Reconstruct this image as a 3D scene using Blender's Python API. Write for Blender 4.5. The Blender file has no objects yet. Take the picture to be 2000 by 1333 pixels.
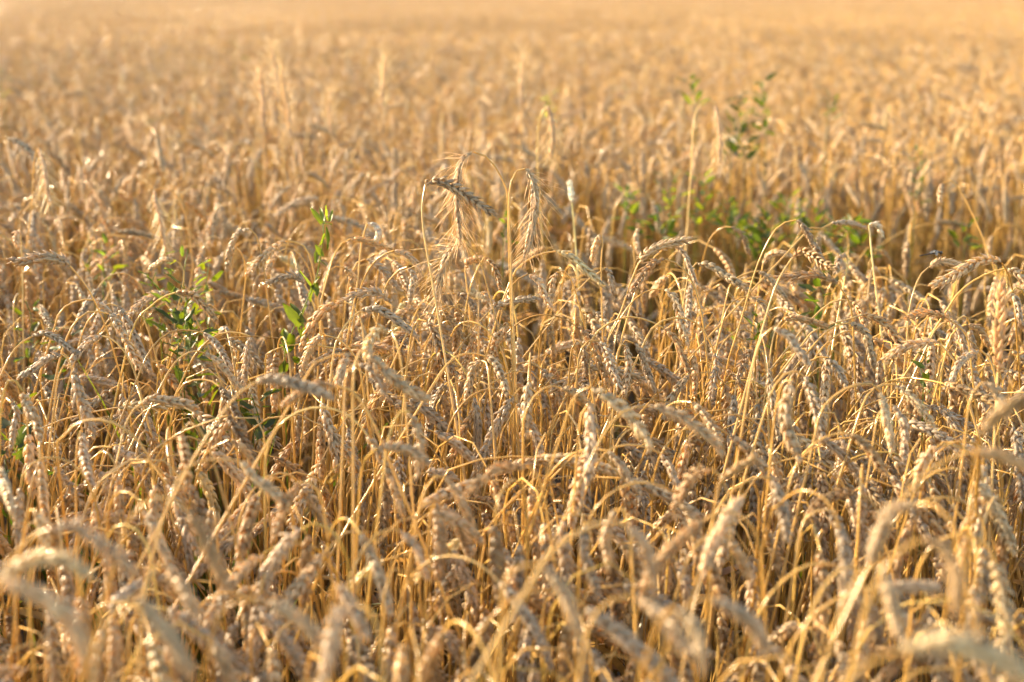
import bpy, math, random
import numpy as np
from mathutils import Vector

# ------------------------------------------------------------------ camera, sky, sun, exposure
R = math.radians
S = bpy.context.scene
COL = S.collection
HC = 1.24                      # camera height; wheat stands about 0.82 m
FPX, CX, CY = 2778.0, 1000.0, 666.5   # a 50 mm lens in pixels of the 2000 px wide photograph
PITCH = math.atan((CY + 17.0) / FPX)

cd = bpy.data.cameras.new('camera')
cam = bpy.data.objects.new('camera', cd)
COL.objects.link(cam)
cam.location = (0, 0, HC)
cam.rotation_euler = (R(90) - PITCH, 0, 0)
cd.lens, cd.sensor_width = 50.0, 36.0
cd.clip_start, cd.clip_end = 0.05, 3000
cd.dof.use_dof = True
cd.dof.focus_distance = 1.85
cd.dof.aperture_fstop = 3.5
cd.dof.aperture_blades = 9
S.camera = cam

SUN_AZ, SUN_EL = R(-62), R(20)          # azimuth from the view direction, negative is to the left
w = bpy.data.worlds.new('World')
S.world = w
w.use_nodes = True
nt = w.node_tree
sky = nt.nodes.new('ShaderNodeTexSky')
sky.sky_type = 'NISHITA'
sky.sun_disc = False
sky.sun_elevation = SUN_EL
sky.sun_rotation = SUN_AZ
sky.dust_density = 1.2
nt.nodes['Background'].inputs[1].default_value = 0.14
wb = nt.nodes.new('ShaderNodeVectorMath'); wb.operation = 'MULTIPLY'      # warm white balance of the photograph
wb.inputs[1].default_value = (1.07, 0.985, 0.85)
nt.links.new(sky.outputs[0], wb.inputs[0]); nt.links.new(wb.outputs[0], nt.nodes['Background'].inputs[0])

sl = bpy.data.lights.new('sun', 'SUN')
sl.energy = 5.0
sl.angle = R(0.5)
sl.color = (1.0, 0.775, 0.50)
sun = bpy.data.objects.new('sun', sl)
COL.objects.link(sun)
sd = Vector((math.sin(SUN_AZ) * math.cos(SUN_EL), math.cos(SUN_AZ) * math.cos(SUN_EL), math.sin(SUN_EL)))
sun.rotation_euler = sd.to_track_quat('Z', 'Y').to_euler()

S.view_settings.view_transform = 'Standard'
S.view_settings.look = 'None'
S.view_settings.exposure = 1.77
S.view_settings.gamma = 1.0
S.render.engine = 'CYCLES'
S.cycles.use_denoising = True
S.cycles.denoising_prefilter = 'ACCURATE'
S.cycles.use_adaptive_sampling = False
S.cycles.max_bounces = 4
S.cycles.diffuse_bounces = 2
S.cycles.glossy_bounces = 2
S.cycles.transmission_bounces = 2
S.cycles.sample_clamp_indirect = 6.0
S.cycles.caustics_reflective = False
S.cycles.caustics_refractive = False

rng = np.random.default_rng(7)
UP = np.array([0, 0, 1.0])

# ------------------------------------------------------------------ pixel of the photo <-> place
FWD = np.array([0, math.cos(PITCH), -math.sin(PITCH)])
UPV = np.array([0, math.sin(PITCH), math.cos(PITCH)])
CPOS = np.array([0, 0, HC])


def at(u, v, z):
    return CPOS + z * (FWD + np.array([1.0, 0, 0]) * (u - CX) / FPX + UPV * (CY - v) / FPX)


def project(p):
    d = np.asarray(p) - CPOS
    z = d @ FWD
    return CX + FPX * d[..., 0] / z, CY - FPX * (d @ UPV) / z, z


def depth_for(v, h):
    return (HC - h) / (math.sin(PITCH) - math.cos(PITCH) * (CY - v) / FPX)


# ------------------------------------------------------------------ materials
def material(name):
    m = bpy.data.materials.new(name)
    m.use_nodes = True
    t = m.node_tree
    return m, t, t.nodes, t.links, t.nodes['Principled BSDF']


def straw(name, rough, spec, trans, trans_gain, nscale, bump):
    """dry plant matter: the vertex tint, broken up by fine noise, part of the light passing through"""
    m, t, N, L, P = material(name)
    a = N.new('ShaderNodeAttribute'); a.attribute_name = 'tint'
    tc = N.new('ShaderNodeTexCoord')
    n1 = N.new('ShaderNodeTexNoise'); n1.inputs['Scale'].default_value = nscale; n1.inputs['Detail'].default_value = 3
    L.new(tc.outputs['Object'], n1.inputs['Vector'])
    r = N.new('ShaderNodeMapRange')
    r.inputs['From Min'].default_value = 0.25; r.inputs['From Max'].default_value = 0.75
    r.inputs['To Min'].default_value = 0.74; r.inputs['To Max'].default_value = 1.2
    L.new(n1.outputs['Fac'], r.inputs['Value'])
    mx = N.new('ShaderNodeVectorMath'); mx.operation = 'SCALE'
    L.new(a.outputs['Color'], mx.inputs[0]); L.new(r.outputs[0], mx.inputs['Scale'])
    L.new(mx.outputs[0], P.inputs['Base Color'])
    P.inputs['Roughness'].default_value = rough
    P.inputs['Specular IOR Level'].default_value = spec
    if bump:
        b = N.new('ShaderNodeBump'); b.inputs['Strength'].default_value = bump; b.inputs['Distance'].default_value = 0.0004
        n2 = N.new('ShaderNodeTexNoise'); n2.inputs['Scale'].default_value = 900
        L.new(tc.outputs['Object'], n2.inputs['Vector'])
        L.new(n2.outputs['Fac'], b.inputs['Height']); L.new(b.outputs[0], P.inputs['Normal'])
    tb = N.new('ShaderNodeBsdfTranslucent')
    tm = N.new('ShaderNodeVectorMath'); tm.operation = 'MULTIPLY'
    tm.inputs[1].default_value = trans_gain
    L.new(mx.outputs[0], tm.inputs[0]); L.new(tm.outputs[0], tb.inputs['Color'])
    ms = N.new('ShaderNodeMixShader'); ms.inputs[0].default_value = trans
    L.new(P.outputs[0], ms.inputs[1]); L.new(tb.outputs[0], ms.inputs[2])
    L.new(ms.outputs[0], N['Material Output'].inputs['Surface'])
    return m


M_EAR = straw('wheat_husk', 0.34, 0.5, 0.34, (1.4, 1.17, 0.72), 260, 0.5)
M_STEM = straw('wheat_straw', 0.20, 0.6, 0.14, (1.3, 1.1, 0.7), 55, 0)
M_LEAF = straw('dry_leaf', 0.3, 0.5, 0.45, (1.2, 1.0, 0.7), 120, 0)
M_GREEN = straw('weed_leaf', 0.42, 0.45, 0.5, (2.3, 2.1, 0.6), 90, 0)


def soil_material():
    m, t, N, L, P = material('soil')
    tc = N.new('ShaderNodeTexCoord')
    n = N.new('ShaderNodeTexNoise'); n.inputs['Scale'].default_value = 14; n.inputs['Detail'].default_value = 8
    L.new(tc.outputs['Object'], n.inputs['Vector'])
    c = N.new('ShaderNodeValToRGB')
    c.color_ramp.elements[0].position = 0.3; c.color_ramp.elements[0].color = (0.025, 0.017, 0.010, 1)
    c.color_ramp.elements[1].position = 0.75; c.color_ramp.elements[1].color = (0.10, 0.066, 0.036, 1)
    L.new(n.outputs['Fac'], c.inputs[0]); L.new(c.outputs[0], P.inputs['Base Color'])
    P.inputs['Roughness'].default_value = 0.95
    b = N.new('ShaderNodeBump'); b.inputs['Distance'].default_value = 0.03
    L.new(n.outputs['Fac'], b.inputs['Height']); L.new(b.outputs[0], P.inputs['Normal'])
    return m


M_SOIL = soil_material()

# ------------------------------------------------------------------ mesh helpers
class Geo:
    """triangles with a colour per vertex, gathered from many pieces"""
    def __init__(self):
        self.v, self.f, self.c, self.m, self.n = [], [], [], [], 0

    def add(self, v, f, c, mat=0):
        v = np.asarray(v, dtype=np.float32).reshape(-1, 3)
        self.v.append(v)
        self.f.append(np.asarray(f, dtype=np.int32).reshape(-1, 3) + self.n)
        c = np.asarray(c, dtype=np.float32)
        self.c.append(np.broadcast_to(c, (len(v), 3)))
        self.m.append(np.full(len(self.f[-1]), mat, dtype=np.int32))
        self.n += len(v)

    def join(self, g, offset=(0, 0, 0)):
        for v, f, c, m in zip(g.v, g.f, g.c, g.m):
            pass
        if g.n:
            self.v.append(np.concatenate(g.v) + np.asarray(offset, dtype=np.float32))
            self.f.append(np.concatenate(g.f) + self.n)
            self.c.append(np.concatenate(g.c)); self.m.append(np.concatenate(g.m))
            self.n += g.n

    def mesh(self, name, mats, origin=(0, 0, 0)):
        v = np.concatenate(self.v) - np.asarray(origin, dtype=np.float32)
        f = np.concatenate(self.f)
        me = bpy.data.meshes.new(name)
        me.vertices.add(len(v)); me.vertices.foreach_set('co', v.ravel())
        me.loops.add(len(f) * 3); me.loops.foreach_set('vertex_index', f.ravel())
        me.polygons.add(len(f))
        me.polygons.foreach_set('loop_start', np.arange(0, len(f) * 3, 3, dtype=np.int32))
        me.polygons.foreach_set('use_smooth', np.ones(len(f), dtype=bool))
        for m in mats:
            me.materials.append(m)
        me.polygons.foreach_set('material_index', np.concatenate(self.m))
        a = me.attributes.new('tint', 'FLOAT_COLOR', 'POINT')
        a.data.foreach_set('color', np.concatenate([np.concatenate(self.c), np.ones((len(v), 1), dtype=np.float32)], axis=1).ravel())
        me.update(calc_edges=True)
        return me


def link(name, me, parent=None, loc=(0, 0, 0)):
    o = bpy.data.objects.new(name, me)
    COL.objects.link(o)
    if parent is not None:
        o.parent = parent
    o.location = loc
    return o


def norm(a):
    return a / np.maximum(np.linalg.norm(a, axis=-1, keepdims=True), 1e-9)


def smooth(pts, n):
    """n points at even arc length on a Catmull-Rom curve through pts"""
    p = np.asarray(pts, dtype=float)
    q = np.vstack([2 * p[0] - p[1], p, 2 * p[-1] - p[-2]])
    out = []
    for i in range(len(p) - 1):
        t = np.linspace(0, 1, 9)[:-1, None]
        a, b, c, d = q[i], q[i + 1], q[i + 2], q[i + 3]
        out.append(0.5 * (2 * b + (c - a) * t + (2 * a - 5 * b + 4 * c - d) * t * t + (3 * b - a - 3 * c + d) * t ** 3))
    out.append(p[-1:])
    x = np.vstack(out)
    s = np.concatenate([[0], np.cumsum(np.linalg.norm(np.diff(x, axis=0), axis=1))])
    k = np.linspace(0, s[-1], n)
    return np.stack([np.interp(k, s, x[:, j]) for j in range(3)], axis=1), s[-1]


def frames(p, roll=0.0, twist=0.0):
    """tangent, side and normal along a polyline, turned with as little spin as possible"""
    t = norm(np.gradient(p, axis=0))
    ref = np.array([0.31, 0.9, 0.2])
    u = np.zeros_like(p)
    prev = ref
    for i in range(len(p)):
        a = prev - t[i] * (prev @ t[i])
        prev = a / max(np.linalg.norm(a), 1e-6)
        u[i] = prev
    v = np.cross(t, u)
    ang = roll + twist * np.linspace(0, 1, len(p))
    c, s = np.cos(ang)[:, None], np.sin(ang)[:, None]
    return t, u * c + v * s, v * c - u * s


def tube(geo, p, rad, col, sides=5, mat=0):
    t, u, v = frames(p)
    a = np.arange(sides) * 2 * math.pi / sides
    rad = np.broadcast_to(np.asarray(rad, dtype=float), (len(p),))
    ring = p[:, None, :] + rad[:, None, None] * (np.cos(a)[None, :, None] * u[:, None, :] + np.sin(a)[None, :, None] * v[:, None, :])
    n = len(p)
    i = np.arange(n - 1)[:, None] * sides
    j = np.arange(sides)[None, :]
    k = (j + 1) % sides
    q = np.stack([i + j, i + k, i + sides + k, i + sides + j], axis=-1).reshape(-1, 4)
    f = np.concatenate([q[:, [0, 1, 2]], q[:, [0, 2, 3]]])
    col = np.asarray(col, dtype=float)
    c = np.repeat(col, sides, axis=0) if col.ndim == 2 else col
    geo.add(ring.reshape(-1, 3), f, c, mat)


def ribbon(geo, p, width, col, roll=0.0, twist=0.0, fold=0.25, mat=0):
    """a leaf blade: three points across, folded along its midrib"""
    t, u, v = frames(p, roll, twist)
    wd = np.asarray(width, dtype=float)[:, None]
    x = np.stack([p - u * wd, p - v * wd * fold, p + u * wd], axis=1)
    n = len(p)
    f = []
    for i in range(n - 1):
        for j in range(2):
            a = i * 3 + j
            f += [(a, a + 1, a + 4), (a, a + 4, a + 3)]
    geo.add(x.reshape(-1, 3), f, col, mat)


def husk_shape(sides, prof):
    """one pointed husk along +z, unit length, unit width; keeled on its outer (+y) face"""
    v = [(0, 0, 0)]
    for z, r in prof:
        for k in range(sides):
            a = 2 * math.pi * (k + 0.5) / sides
            x, y = math.cos(a), math.sin(a)
            v.append((0.5 * r * x, 0.5 * r * (y * (0.80 if y > 0 else 0.5)) + 0.10 * math.sin(math.pi * min(z, 1)), z))
    v.append((0, 0.02, prof[-1][0] + 0.12))
    n = len(prof)
    f = [(0, 1 + (k + 1) % sides, 1 + k) for k in range(sides)]
    for i in range(n - 1):
        b = 1 + i * sides
        for k in range(sides):
            k2 = (k + 1) % sides
            f += [(b + k, b + k2, b + sides + k2), (b + k, b + sides + k2, b + sides + k)]
    b = 1 + (n - 1) * sides
    f += [(b + k, b + (k + 1) % sides, len(v) - 1) for k in range(sides)]
    return np.array(v), np.array(f)


HUSK = [husk_shape(8, [(0.05, 0.55), (0.18, 0.93), (0.34, 1.0), (0.52, 0.84), (0.70, 0.54), (0.86, 0.25)]),
        husk_shape(6, [(0.08, 0.7), (0.30, 1.0), (0.56, 0.74), (0.82, 0.26)]),
        husk_shape(4, [(0.4, 1.0)])]

EAR_COL = np.array([0.65, 0.505, 0.30])
STEM_COL = np.array([0.69, 0.415, 0.11])
LEAF_COL = np.array([0.46, 0.31, 0.14])


def ear(geo, pts, col, lod=0, roll=0.0, scale=1.0, kind='wheat', r=rng, awns=None, mat=0):
    """an ear of grain along pts, from its base to its tip"""
    p, length = smooth(pts, 24)
    t, u, v = frames(p, roll, r.uniform(-0.5, 0.5))
    wheat = kind == 'wheat'
    step = (0.0046 if wheat else 0.0036) * (1.0, 1.0, 1.9)[lod] * scale
    n = max(8, int(length / step))
    s = (np.arange(n) + 0.3) / n
    betas = ((-1.0, 0.0, 1.0), (-1.0, 0.0, 1.0), (-0.8, 0.8))[lod]
    nb = len(betas)
    s = np.repeat(s, nb)
    side = np.repeat(np.where(np.arange(n) % 2 == 0, 1.0, -1.0), nb)
    beta = np.tile(betas, n) + r.normal(0, 0.12, n * nb)
    idx = s * 23
    ip = lambda a: np.stack([np.interp(idx, np.arange(24), a[:, k]) for k in range(3)], axis=1)
    P0, T, U, V = ip(p), norm(ip(t)), norm(ip(u)), norm(ip(v))
    full, splay = (r.uniform(0.88, 1.10) if r.random() < 0.85 else r.uniform(0.68, 0.85)), r.uniform(0.75, 1.35)
    env = np.interp(s, [0, 0.12, 0.35, 0.75, 0.93, 1.0], [0.62, 0.88, 1.0, 0.92, 0.72, 0.6])
    o = norm(side[:, None] * U * np.cos(beta)[:, None] + V * np.sin(beta)[:, None])
    mid = np.abs(beta) < 0.5
    alpha = np.where(mid, R(28) if wheat else R(20), R(22) if wheat else R(17)) * np.interp(s, [0, 0.8, 1], [1, 0.95, 0.4])
    alpha = alpha * splay * r.normal(1, 0.2, len(s))
    d = T * np.cos(alpha)[:, None] + o * np.sin(alpha)[:, None]
    yv = norm(o - d * np.sum(o * d, axis=1, keepdims=True))
    xv = np.cross(yv, d)
    hl = (0.0150 if wheat else 0.0135) * scale * env * r.normal(1, 0.11, len(s)) * np.where(r.random(len(s)) < (0.04 if r.random() < 0.85 else 0.22), 0.5, 1.0) * (1, 1, 1.5)[lod]
    hw = (0.0064 if wheat else 0.0056) * full * scale * env * r.normal(1, 0.07, len(s)) * (1, 1, 1.5)[lod]
    base = P0 + o * ((0.0014 if wheat else 0.0008) * scale * env)[:, None]
    HV, HF = HUSK[lod]
    k = len(HV)
    X = base[:, None, :] + (HV[None, :, 0:1] * hw[:, None, None]) * xv[:, None, :] \
        + (HV[None, :, 1:2] * hw[:, None, None]) * yv[:, None, :] + (HV[None, :, 2:3] * hl[:, None, None]) * d[:, None, :]
    F = (HF[None, :, :] + (np.arange(len(s)) * k)[:, None, None]).reshape(-1, 3)
    shade = r.normal(1, 0.11, (len(s), 1, 1)) * np.where(r.random((len(s), 1, 1)) < 0.05, 0.62, 1.0) * (0.86 + 0.22 * HV[None, :, 2:3])
    C = np.clip(np.asarray(col)[None, None, :] * shade, 0.02, 0.85)
    geo.add(X.reshape(-1, 3), F, C.reshape(-1, 3), mat)
    # rachis
    tube(geo, p[::3], 0.0011 * scale, np.asarray(col) * 0.8, 4, mat)
    # awns: long bristles on rye, short points on the upper part of a wheat ear
    tips = base + d * hl[:, None] * 1.05
    g = awns if awns is not None else geo
    if kind == 'rye':
        pick = np.arange(len(s))[r.random(len(s)) < 0.85]
        ln = r.uniform(0.024, 0.066, len(pick)) * np.interp(s[pick], [0, 0.5, 1], [0.75, 1.1, 0.8])
        bend = r.uniform(0.06, 0.72, len(pick))
    elif lod == 0:
        pick = np.arange(len(s))[(s > 0.25) & (r.random(len(s)) < 0.35)]
        ln = r.uniform(0.002, 0.007, len(pick)) * np.interp(s[pick], [0.25, 1], [0.5, 1.5])
        bend = np.zeros(len(pick))
    else:
        pick = []
    if len(pick):
        a0 = tips[pick] - d[pick] * 0.002
        dd = norm(d[pick] + o[pick] * bend[:, None] + r.normal(0, 0.05 if kind == 'wheat' else 0.11, (len(pick), 3)))
        a1 = a0 + dd * ln[:, None] * 0.5
        a2 = a0 + (norm(dd + UP * -0.10)) * ln[:, None]
        rad = 0.00056 if kind == 'rye' else 0.0003
        x1, y1 = xv[pick], yv[pick]
        ring = []
        for c_, rr in ((a0, rad), (a1, rad * 0.75)):
            for q in range(3):
                an = q * 2 * math.pi / 3
                ring.append(c_ + rr * (math.cos(an) * x1 + math.sin(an) * y1))
        ring.append(a2)
        A = np.stack(ring, axis=1)
        af = []
        for q in range(3):
            q2 = (q + 1) % 3
            af += [(q, q2, 3 + q2), (q, 3 + q2, 3 + q), (3 + q, 3 + q2, 6)]
        AF = (np.array(af)[None] + (np.arange(len(pick)) * 7)[:, None, None]).reshape(-1, 3)
        g.add(A.reshape(-1, 3), AF, np.minimum(np.asarray(col) * np.array([1.3, 1.3, 1.25]), 0.82), mat)
    return length


def stem(geo, pts, col, lod=0, r=rng, rmax=0.0019, mat=0):
    n = (40, 16, 8)[lod]
    # denser towards the bowed neck
    p, length = smooth(pts, 80)
    k = np.interp(np.linspace(0, 1, n) ** 0.6, np.linspace(0, 1, 80), np.arange(80))
    p = np.stack([np.interp(k, np.arange(80), p[:, j]) for j in range(3)], axis=1)
    s = k / 79
    rad = np.interp(s, [0, 0.55, 0.75, 1.0], [rmax * 1.05, rmax, rmax * 0.72, rmax * 0.55])
    sides = (7, 4, 3)[lod]
    if lod == 2:
        rad = rad * 1.3
    c = np.asarray(col)[None, :] * np.interp(s, [0, 0.35, 0.7, 1], [0.28, 0.56, 1.0, 1.02])[:, None]  # lower straw is browner, and painted shade deepens the dark between stalks
    if lod < 2:
        for node in (r.uniform(0.30, 0.38), r.uniform(0.52, 0.62)):
            j = int(np.argmin(np.abs(s - node)))
            rad[j] *= 1.35
            c[j] *= 0.55
            hi = s > s[j] + 1e-6
            lo = (s <= s[j]) & (s > s[j] - 0.12)
            c[lo] = c[lo] * np.array([0.95, 0.92, 0.9])
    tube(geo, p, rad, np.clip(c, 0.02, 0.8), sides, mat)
    return p


def dry_leaf(geo, a, lod=0, r=rng, mat=0, tall=1.0):
    """a withered blade that leaves the stalk at a, arches over and hangs"""
    az = r.uniform(0, 2 * math.pi)
    ln = r.uniform(0.09, 0.24) * tall
    n = 9 if lod == 0 else 6
    s = np.linspace(0, 1, n)
    th = R(20) + s * r.uniform(R(70), R(150))
    step = ln / (n - 1)
    h = np.cumsum(np.sin(th)) * step
    z = np.cumsum(np.cos(th)) * step
    az = az + s * r.uniform(-0.9, 0.9)
    p = np.stack([a[0] + np.cos(az) * h, a[1] + np.sin(az) * h, a[2] + z], axis=1)
    p = np.vstack([a[None], p])
    s = np.linspace(0, 1, len(p))
    wd = np.interp(s, [0, 0.2, 0.6, 1], [0.0022, 0.0046, 0.0038, 0.0004]) * r.uniform(0.7, 1.3)
    tint = LEAF_COL * r.normal(1, 0.12) * np.array([1, r.normal(1, 0.06), r.normal(1, 0.12)])
    ribbon(geo, p, wd, np.clip(tint, 0.03, 0.7), r.uniform(0, 6), r.uniform(-4, 4), 0.35, mat)


def arched(x, y, height, r, droop=None, bend=None, ear_len=None, lean=None):
    """points of a standing stalk and of its nodding ear: (stem points, ear points)"""
    if droop is None:
        droop = r.normal(R(-20), R(60)) if r.random() < 0.62 else r.uniform(0, 2 * math.pi)
    if bend is None:
        bend = np.clip(r.normal(R(146), R(28)), R(40), R(178))
    th0 = abs(r.normal(0, R(11))) if lean is None else lean
    ear_len = ear_len or float(np.clip(r.normal(0.082, 0.014), 0.045, 0.108))
    neck = r.uniform(0.06, 0.2)
    ns, ne = 9, 6
    th = np.concatenate([th0 + (bend - th0) * (np.linspace(0, 1, ns) ** (r.uniform(1.0, 2.2) if r.random() < 0.93 else 0.3)), bend + np.linspace(0.1, 1, ne) * r.uniform(R(5), R(40))])
    th = np.minimum(th, R(186))
    ds = np.concatenate([np.full(ns, neck / ns), np.full(ne, ear_len / ne)])
    az = droop + np.linspace(0, 1, ns + ne) * r.normal(0, 0.35)
    dx, dy, dz = np.sin(th) * np.cos(az) * ds, np.sin(th) * np.sin(az) * ds, np.cos(th) * ds
    P = np.cumsum(np.stack([dx, dy, dz], axis=1), axis=0)
    base_h = height - P[:, 2].max()
    ldir = droop + r.normal(0, 0.9)
    lx = math.tan(th0) * base_h * 0.8
    root = np.array([x - math.cos(ldir) * lx * 0.5, y - math.sin(ldir) * lx * 0.5, -0.005])
    knee = np.array([x + math.cos(ldir) * lx * 0.5, y + math.sin(ldir) * lx * 0.5, base_h])
    mid = (root + knee) / 2 + np.array([r.normal(0, 0.008), r.normal(0, 0.008), 0])
    st = np.vstack([root, (root + mid) / 2, mid, (mid + knee) / 2, knee, P[:ns] + knee])
    er = np.vstack([st[-1], P[ns:] + knee])
    return st, er


def ear_tint(r):
    c = EAR_COL * r.normal(1, 0.10)
    k = r.random()
    if k < 0.30:
        c = c * np.array([0.92, 0.95, 1.08])      # weathered, greyer
    elif k < 0.45:
        c = c * np.array([1.10, 1.08, 1.08])      # bleached
    elif k < 0.65:
        c = c * np.array([0.92, 0.80, 0.62])      # deep tan
    elif k < 0.70:
        c = c * np.array([0.68, 0.60, 0.52])      # dull brown
    return np.clip(c, 0.05, 0.75)


def stem_tint(r):
    c = STEM_COL * r.normal(1, 0.10)
    k = r.random()
    if k < 0.22:
        c = c * np.array([1.0, 1.07, 1.4])        # bleached straw
    elif k < 0.36:
        c = c * np.array([0.72, 0.68, 0.62])      # weathered brown
    elif k < 0.39:
        c = c * np.array([0.84, 0.92, 0.70])      # still a little green
    return np.clip(c, 0.05, 0.75)


# ------------------------------------------------------------------ ground
def ground():
    g = Geo()
    n = 60
    xs = np.concatenate([-np.geomspace(2500, 3, 16), np.linspace(-2.5, 2.5, n), np.geomspace(3, 2500, 16)])
    ys = np.concatenate([[-60, -10], np.linspace(-2, 6, 80), np.geomspace(7, 2600, 20)])
    X, Y = np.meshgrid(xs, ys)
    near = (np.abs(X) < 2.6) & (Y > -2.1) & (Y < 6.1)
    Z = np.where(near, rng.normal(0, 0.008, X.shape), 0) - 0.004
    v = np.stack([X, Y, Z], axis=-1).reshape(-1, 3)
    a = (np.arange(len(ys) - 1)[:, None] * len(xs) + np.arange(len(xs) - 1)[None]).ravel()
    b = len(xs)
    f = np.concatenate([np.stack([a, a + 1, a + b + 1], 1), np.stack([a, a + b + 1, a + b], 1)])
    g.add(v, f, (0.1, 0.07, 0.04))
    o = link('ground', g.mesh('ground', [M_SOIL]))
    o['kind'] = 'structure'
    o['label'] = 'dry brown soil of the field between the stalks'


ground()

# ------------------------------------------------------------------ traced plants
# (stem pixels from low to the ear, ear pixels from base to tip, distance or None, own label or None)
H = []


def wheat(st, er, z=None, label=None, **k):
    H.append((st, er, z, label, k))


wheat([(250, 800), (230, 715), (203, 630), (172, 565), (137, 520)], [(137, 520), (115, 507), (85, 504), (55, 510), (22, 510)], 1.88,
      'tall wheat with a level ear pointing left, standing alone over the weed clump', ec=(0.50, 0.365, 0.21))
wheat([(100, 660), (118, 608), (145, 590), (178, 584)], [(182, 586), (200, 598), (218, 615), (232, 640)], 1.92)
wheat([(100, 783), (120, 690), (140, 640), (165, 612), (185, 608), (212, 613)], [(214, 614), (235, 645), (252, 680), (272, 722)], 1.9)
wheat([(150, 690), (165, 640), (185, 612), (215, 592)], [(230, 598), (247, 625), (265, 665), (292, 722)], 1.95)
wheat([(0, 737), (25, 687), (45, 667), (60, 659)], [(62, 657), (85, 651), (108, 660), (125, 673), (145, 688)])
wheat([(278, 783), (262, 725), (245, 690), (225, 667), (203, 655)], [(200, 657), (177, 665), (155, 687), (137, 712)])
wheat([(200, 900), (230, 760), (262, 635), (288, 605), (315, 582), (342, 572)], [(343, 571), (372, 575), (397, 597), (422, 627)], 1.93)
wheat([(415, 700), (392, 642), (370, 600), (357, 583), (338, 571)], [(330, 570), (300, 577), (272, 597), (252, 617)], 2.02)
wheat([(312, 725), (295, 662), (280, 620), (283, 608)], [(287, 605), (305, 607), (322, 622), (337, 645)], 2.0)
wheat([(270, 735), (290, 690), (312, 662), (337, 646), (362, 645), (390, 648)], [(397, 650), (420, 670), (435, 692), (452, 718)])
wheat([(300, 783), (337, 715), (357, 695), (375, 686), (397, 687)], [(400, 690), (425, 707), (445, 730), (468, 757)])
wheat([(355, 745), (380, 695), (405, 667), (435, 650), (470, 651), (488, 657)], [(488, 658), (482, 690), (479, 725), (476, 755)])
wheat([(150, 780), (140, 720), (130, 695)], [(120, 692), (95, 700), (67, 720), (37, 737)])
wheat([(105, 800), (115, 730), (128, 710), (143, 720)], [(143, 723), (152, 760), (168, 805), (183, 850)], 1.6)
wheat([(150, 1080), (148, 950), (150, 870), (158, 842)], [(160, 845), (165, 890), (172, 925), (182, 958)], 1.5)
wheat([(0, 860), (3, 790), (15, 742), (28, 738), (44, 764)], [(45, 767), (57, 800), (70, 827), (78, 857)], 1.5)
wheat([(-5, 880), (3, 800), (12, 777), (20, 782)], [(22, 787), (32, 805), (28, 835), (22, 872)], 1.6)
wheat([(40, 1080), (60, 960), (72, 912), (88, 900), (104, 910)], [(105, 912), (122, 932), (140, 957), (160, 985)], 1.5)
wheat([(180, 1000), (187, 960), (190, 943), (200, 938)], [(205, 942), (212, 962), (225, 992)], 1.55)
wheat([(235, 870), (245, 830), (260, 800), (277, 789)], [(277, 789), (300, 779), (338, 784), (370, 790), (385, 805)], 1.62)
wheat([(150, 920), (180, 876), (200, 873), (218, 874)], [(220, 875), (240, 883), (260, 900), (275, 920)], 1.6)
wheat([(-15, 1000), (-10, 920), (-2, 905)], [(0, 915), (10, 950), (23, 998)], 1.3)
wheat([(340, 800), (352, 757), (380, 742), (412, 744), (428, 755)], [(430, 755), (450, 787), (467, 820), (478, 842)], 1.65)
wheat([(300, 905), (330, 860), (360, 842), (400, 827), (437, 814)], [(445, 812), (465, 845), (485, 875), (498, 905)], 1.5)
wheat([(380, 950), (395, 900), (415, 875), (447, 860)], [(450, 860), (475, 878), (500, 912)], 1.45)
wheat([(425, 930), (405, 865), (385, 830), (370, 822), (355, 845)], [(355, 847), (362, 890), (366, 950)], 1.25)
wheat([(625, 620), (617, 550), (600, 487), (582, 475), (557, 471)], [(555, 472), (532, 487), (515, 502), (483, 535)], 2.05)
wheat([(612, 560), (605, 530), (587, 500), (570, 487), (550, 486)], [(545, 492), (532, 510), (520, 532)], 2.15)
wheat([(625, 640), (612, 595), (600, 562)], [(595, 555), (582, 543), (562, 540), (540, 547), (522, 552)], 2.0)
wheat([(615, 640), (625, 597), (640, 540), (650, 505), (665, 477), (684, 467)], [(685, 467), (712, 469), (740, 480), (767, 488)], 2.0)
wheat([(690, 600), (697, 565), (705, 482), (712, 452), (715, 442)], [(717, 437), (730, 440), (738, 452), (735, 468)], 2.0,
      'bleached upright straw with a short pale ear curled over its top, beside the bindweed shoot', tint=(1.25, 1.35, 1.7))
wheat([(670, 640), (680, 560), (695, 515), (713, 507)], [(715, 507), (735, 517), (752, 532), (767, 552), (782, 568)], 2.02)
wheat([(690, 640), (702, 570), (717, 532), (732, 510), (750, 497), (769, 490)], [(770, 490), (792, 497), (812, 515), (820, 535)], 1.95)
wheat([(735, 640), (750, 567), (765, 542), (780, 527), (795, 522)], [(797, 523), (807, 540), (804, 565), (800, 590)], 1.92)
wheat([(625, 660), (632, 560), (640, 530), (655, 520), (670, 521)], [(672, 523), (685, 535), (690, 557), (686, 580)], 2.0)
wheat([(770, 720), (768, 650), (765, 600)], [(764, 594), (752, 580), (727, 570), (698, 575), (672, 585)], 1.9)
wheat([(715, 720), (708, 640), (700, 612), (685, 592), (672, 589)], [(670, 590), (640, 602), (620, 620), (605, 645), (588, 680)], 1.85)
wheat([(715, 800), (700, 710), (675, 675), (655, 660), (634, 655)], [(632, 657), (615, 667), (602, 690), (588, 730)], 1.78)
wheat([(640, 800), (652, 687), (665, 652), (680, 627), (703, 608)], [(705, 607), (735, 604), (762, 617), (787, 635), (808, 652)], 1.85)
wheat([(890, 700), (885, 630), (870, 605), (850, 599)], [(848, 600), (820, 602), (795, 607), (772, 617)], 1.93)
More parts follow.
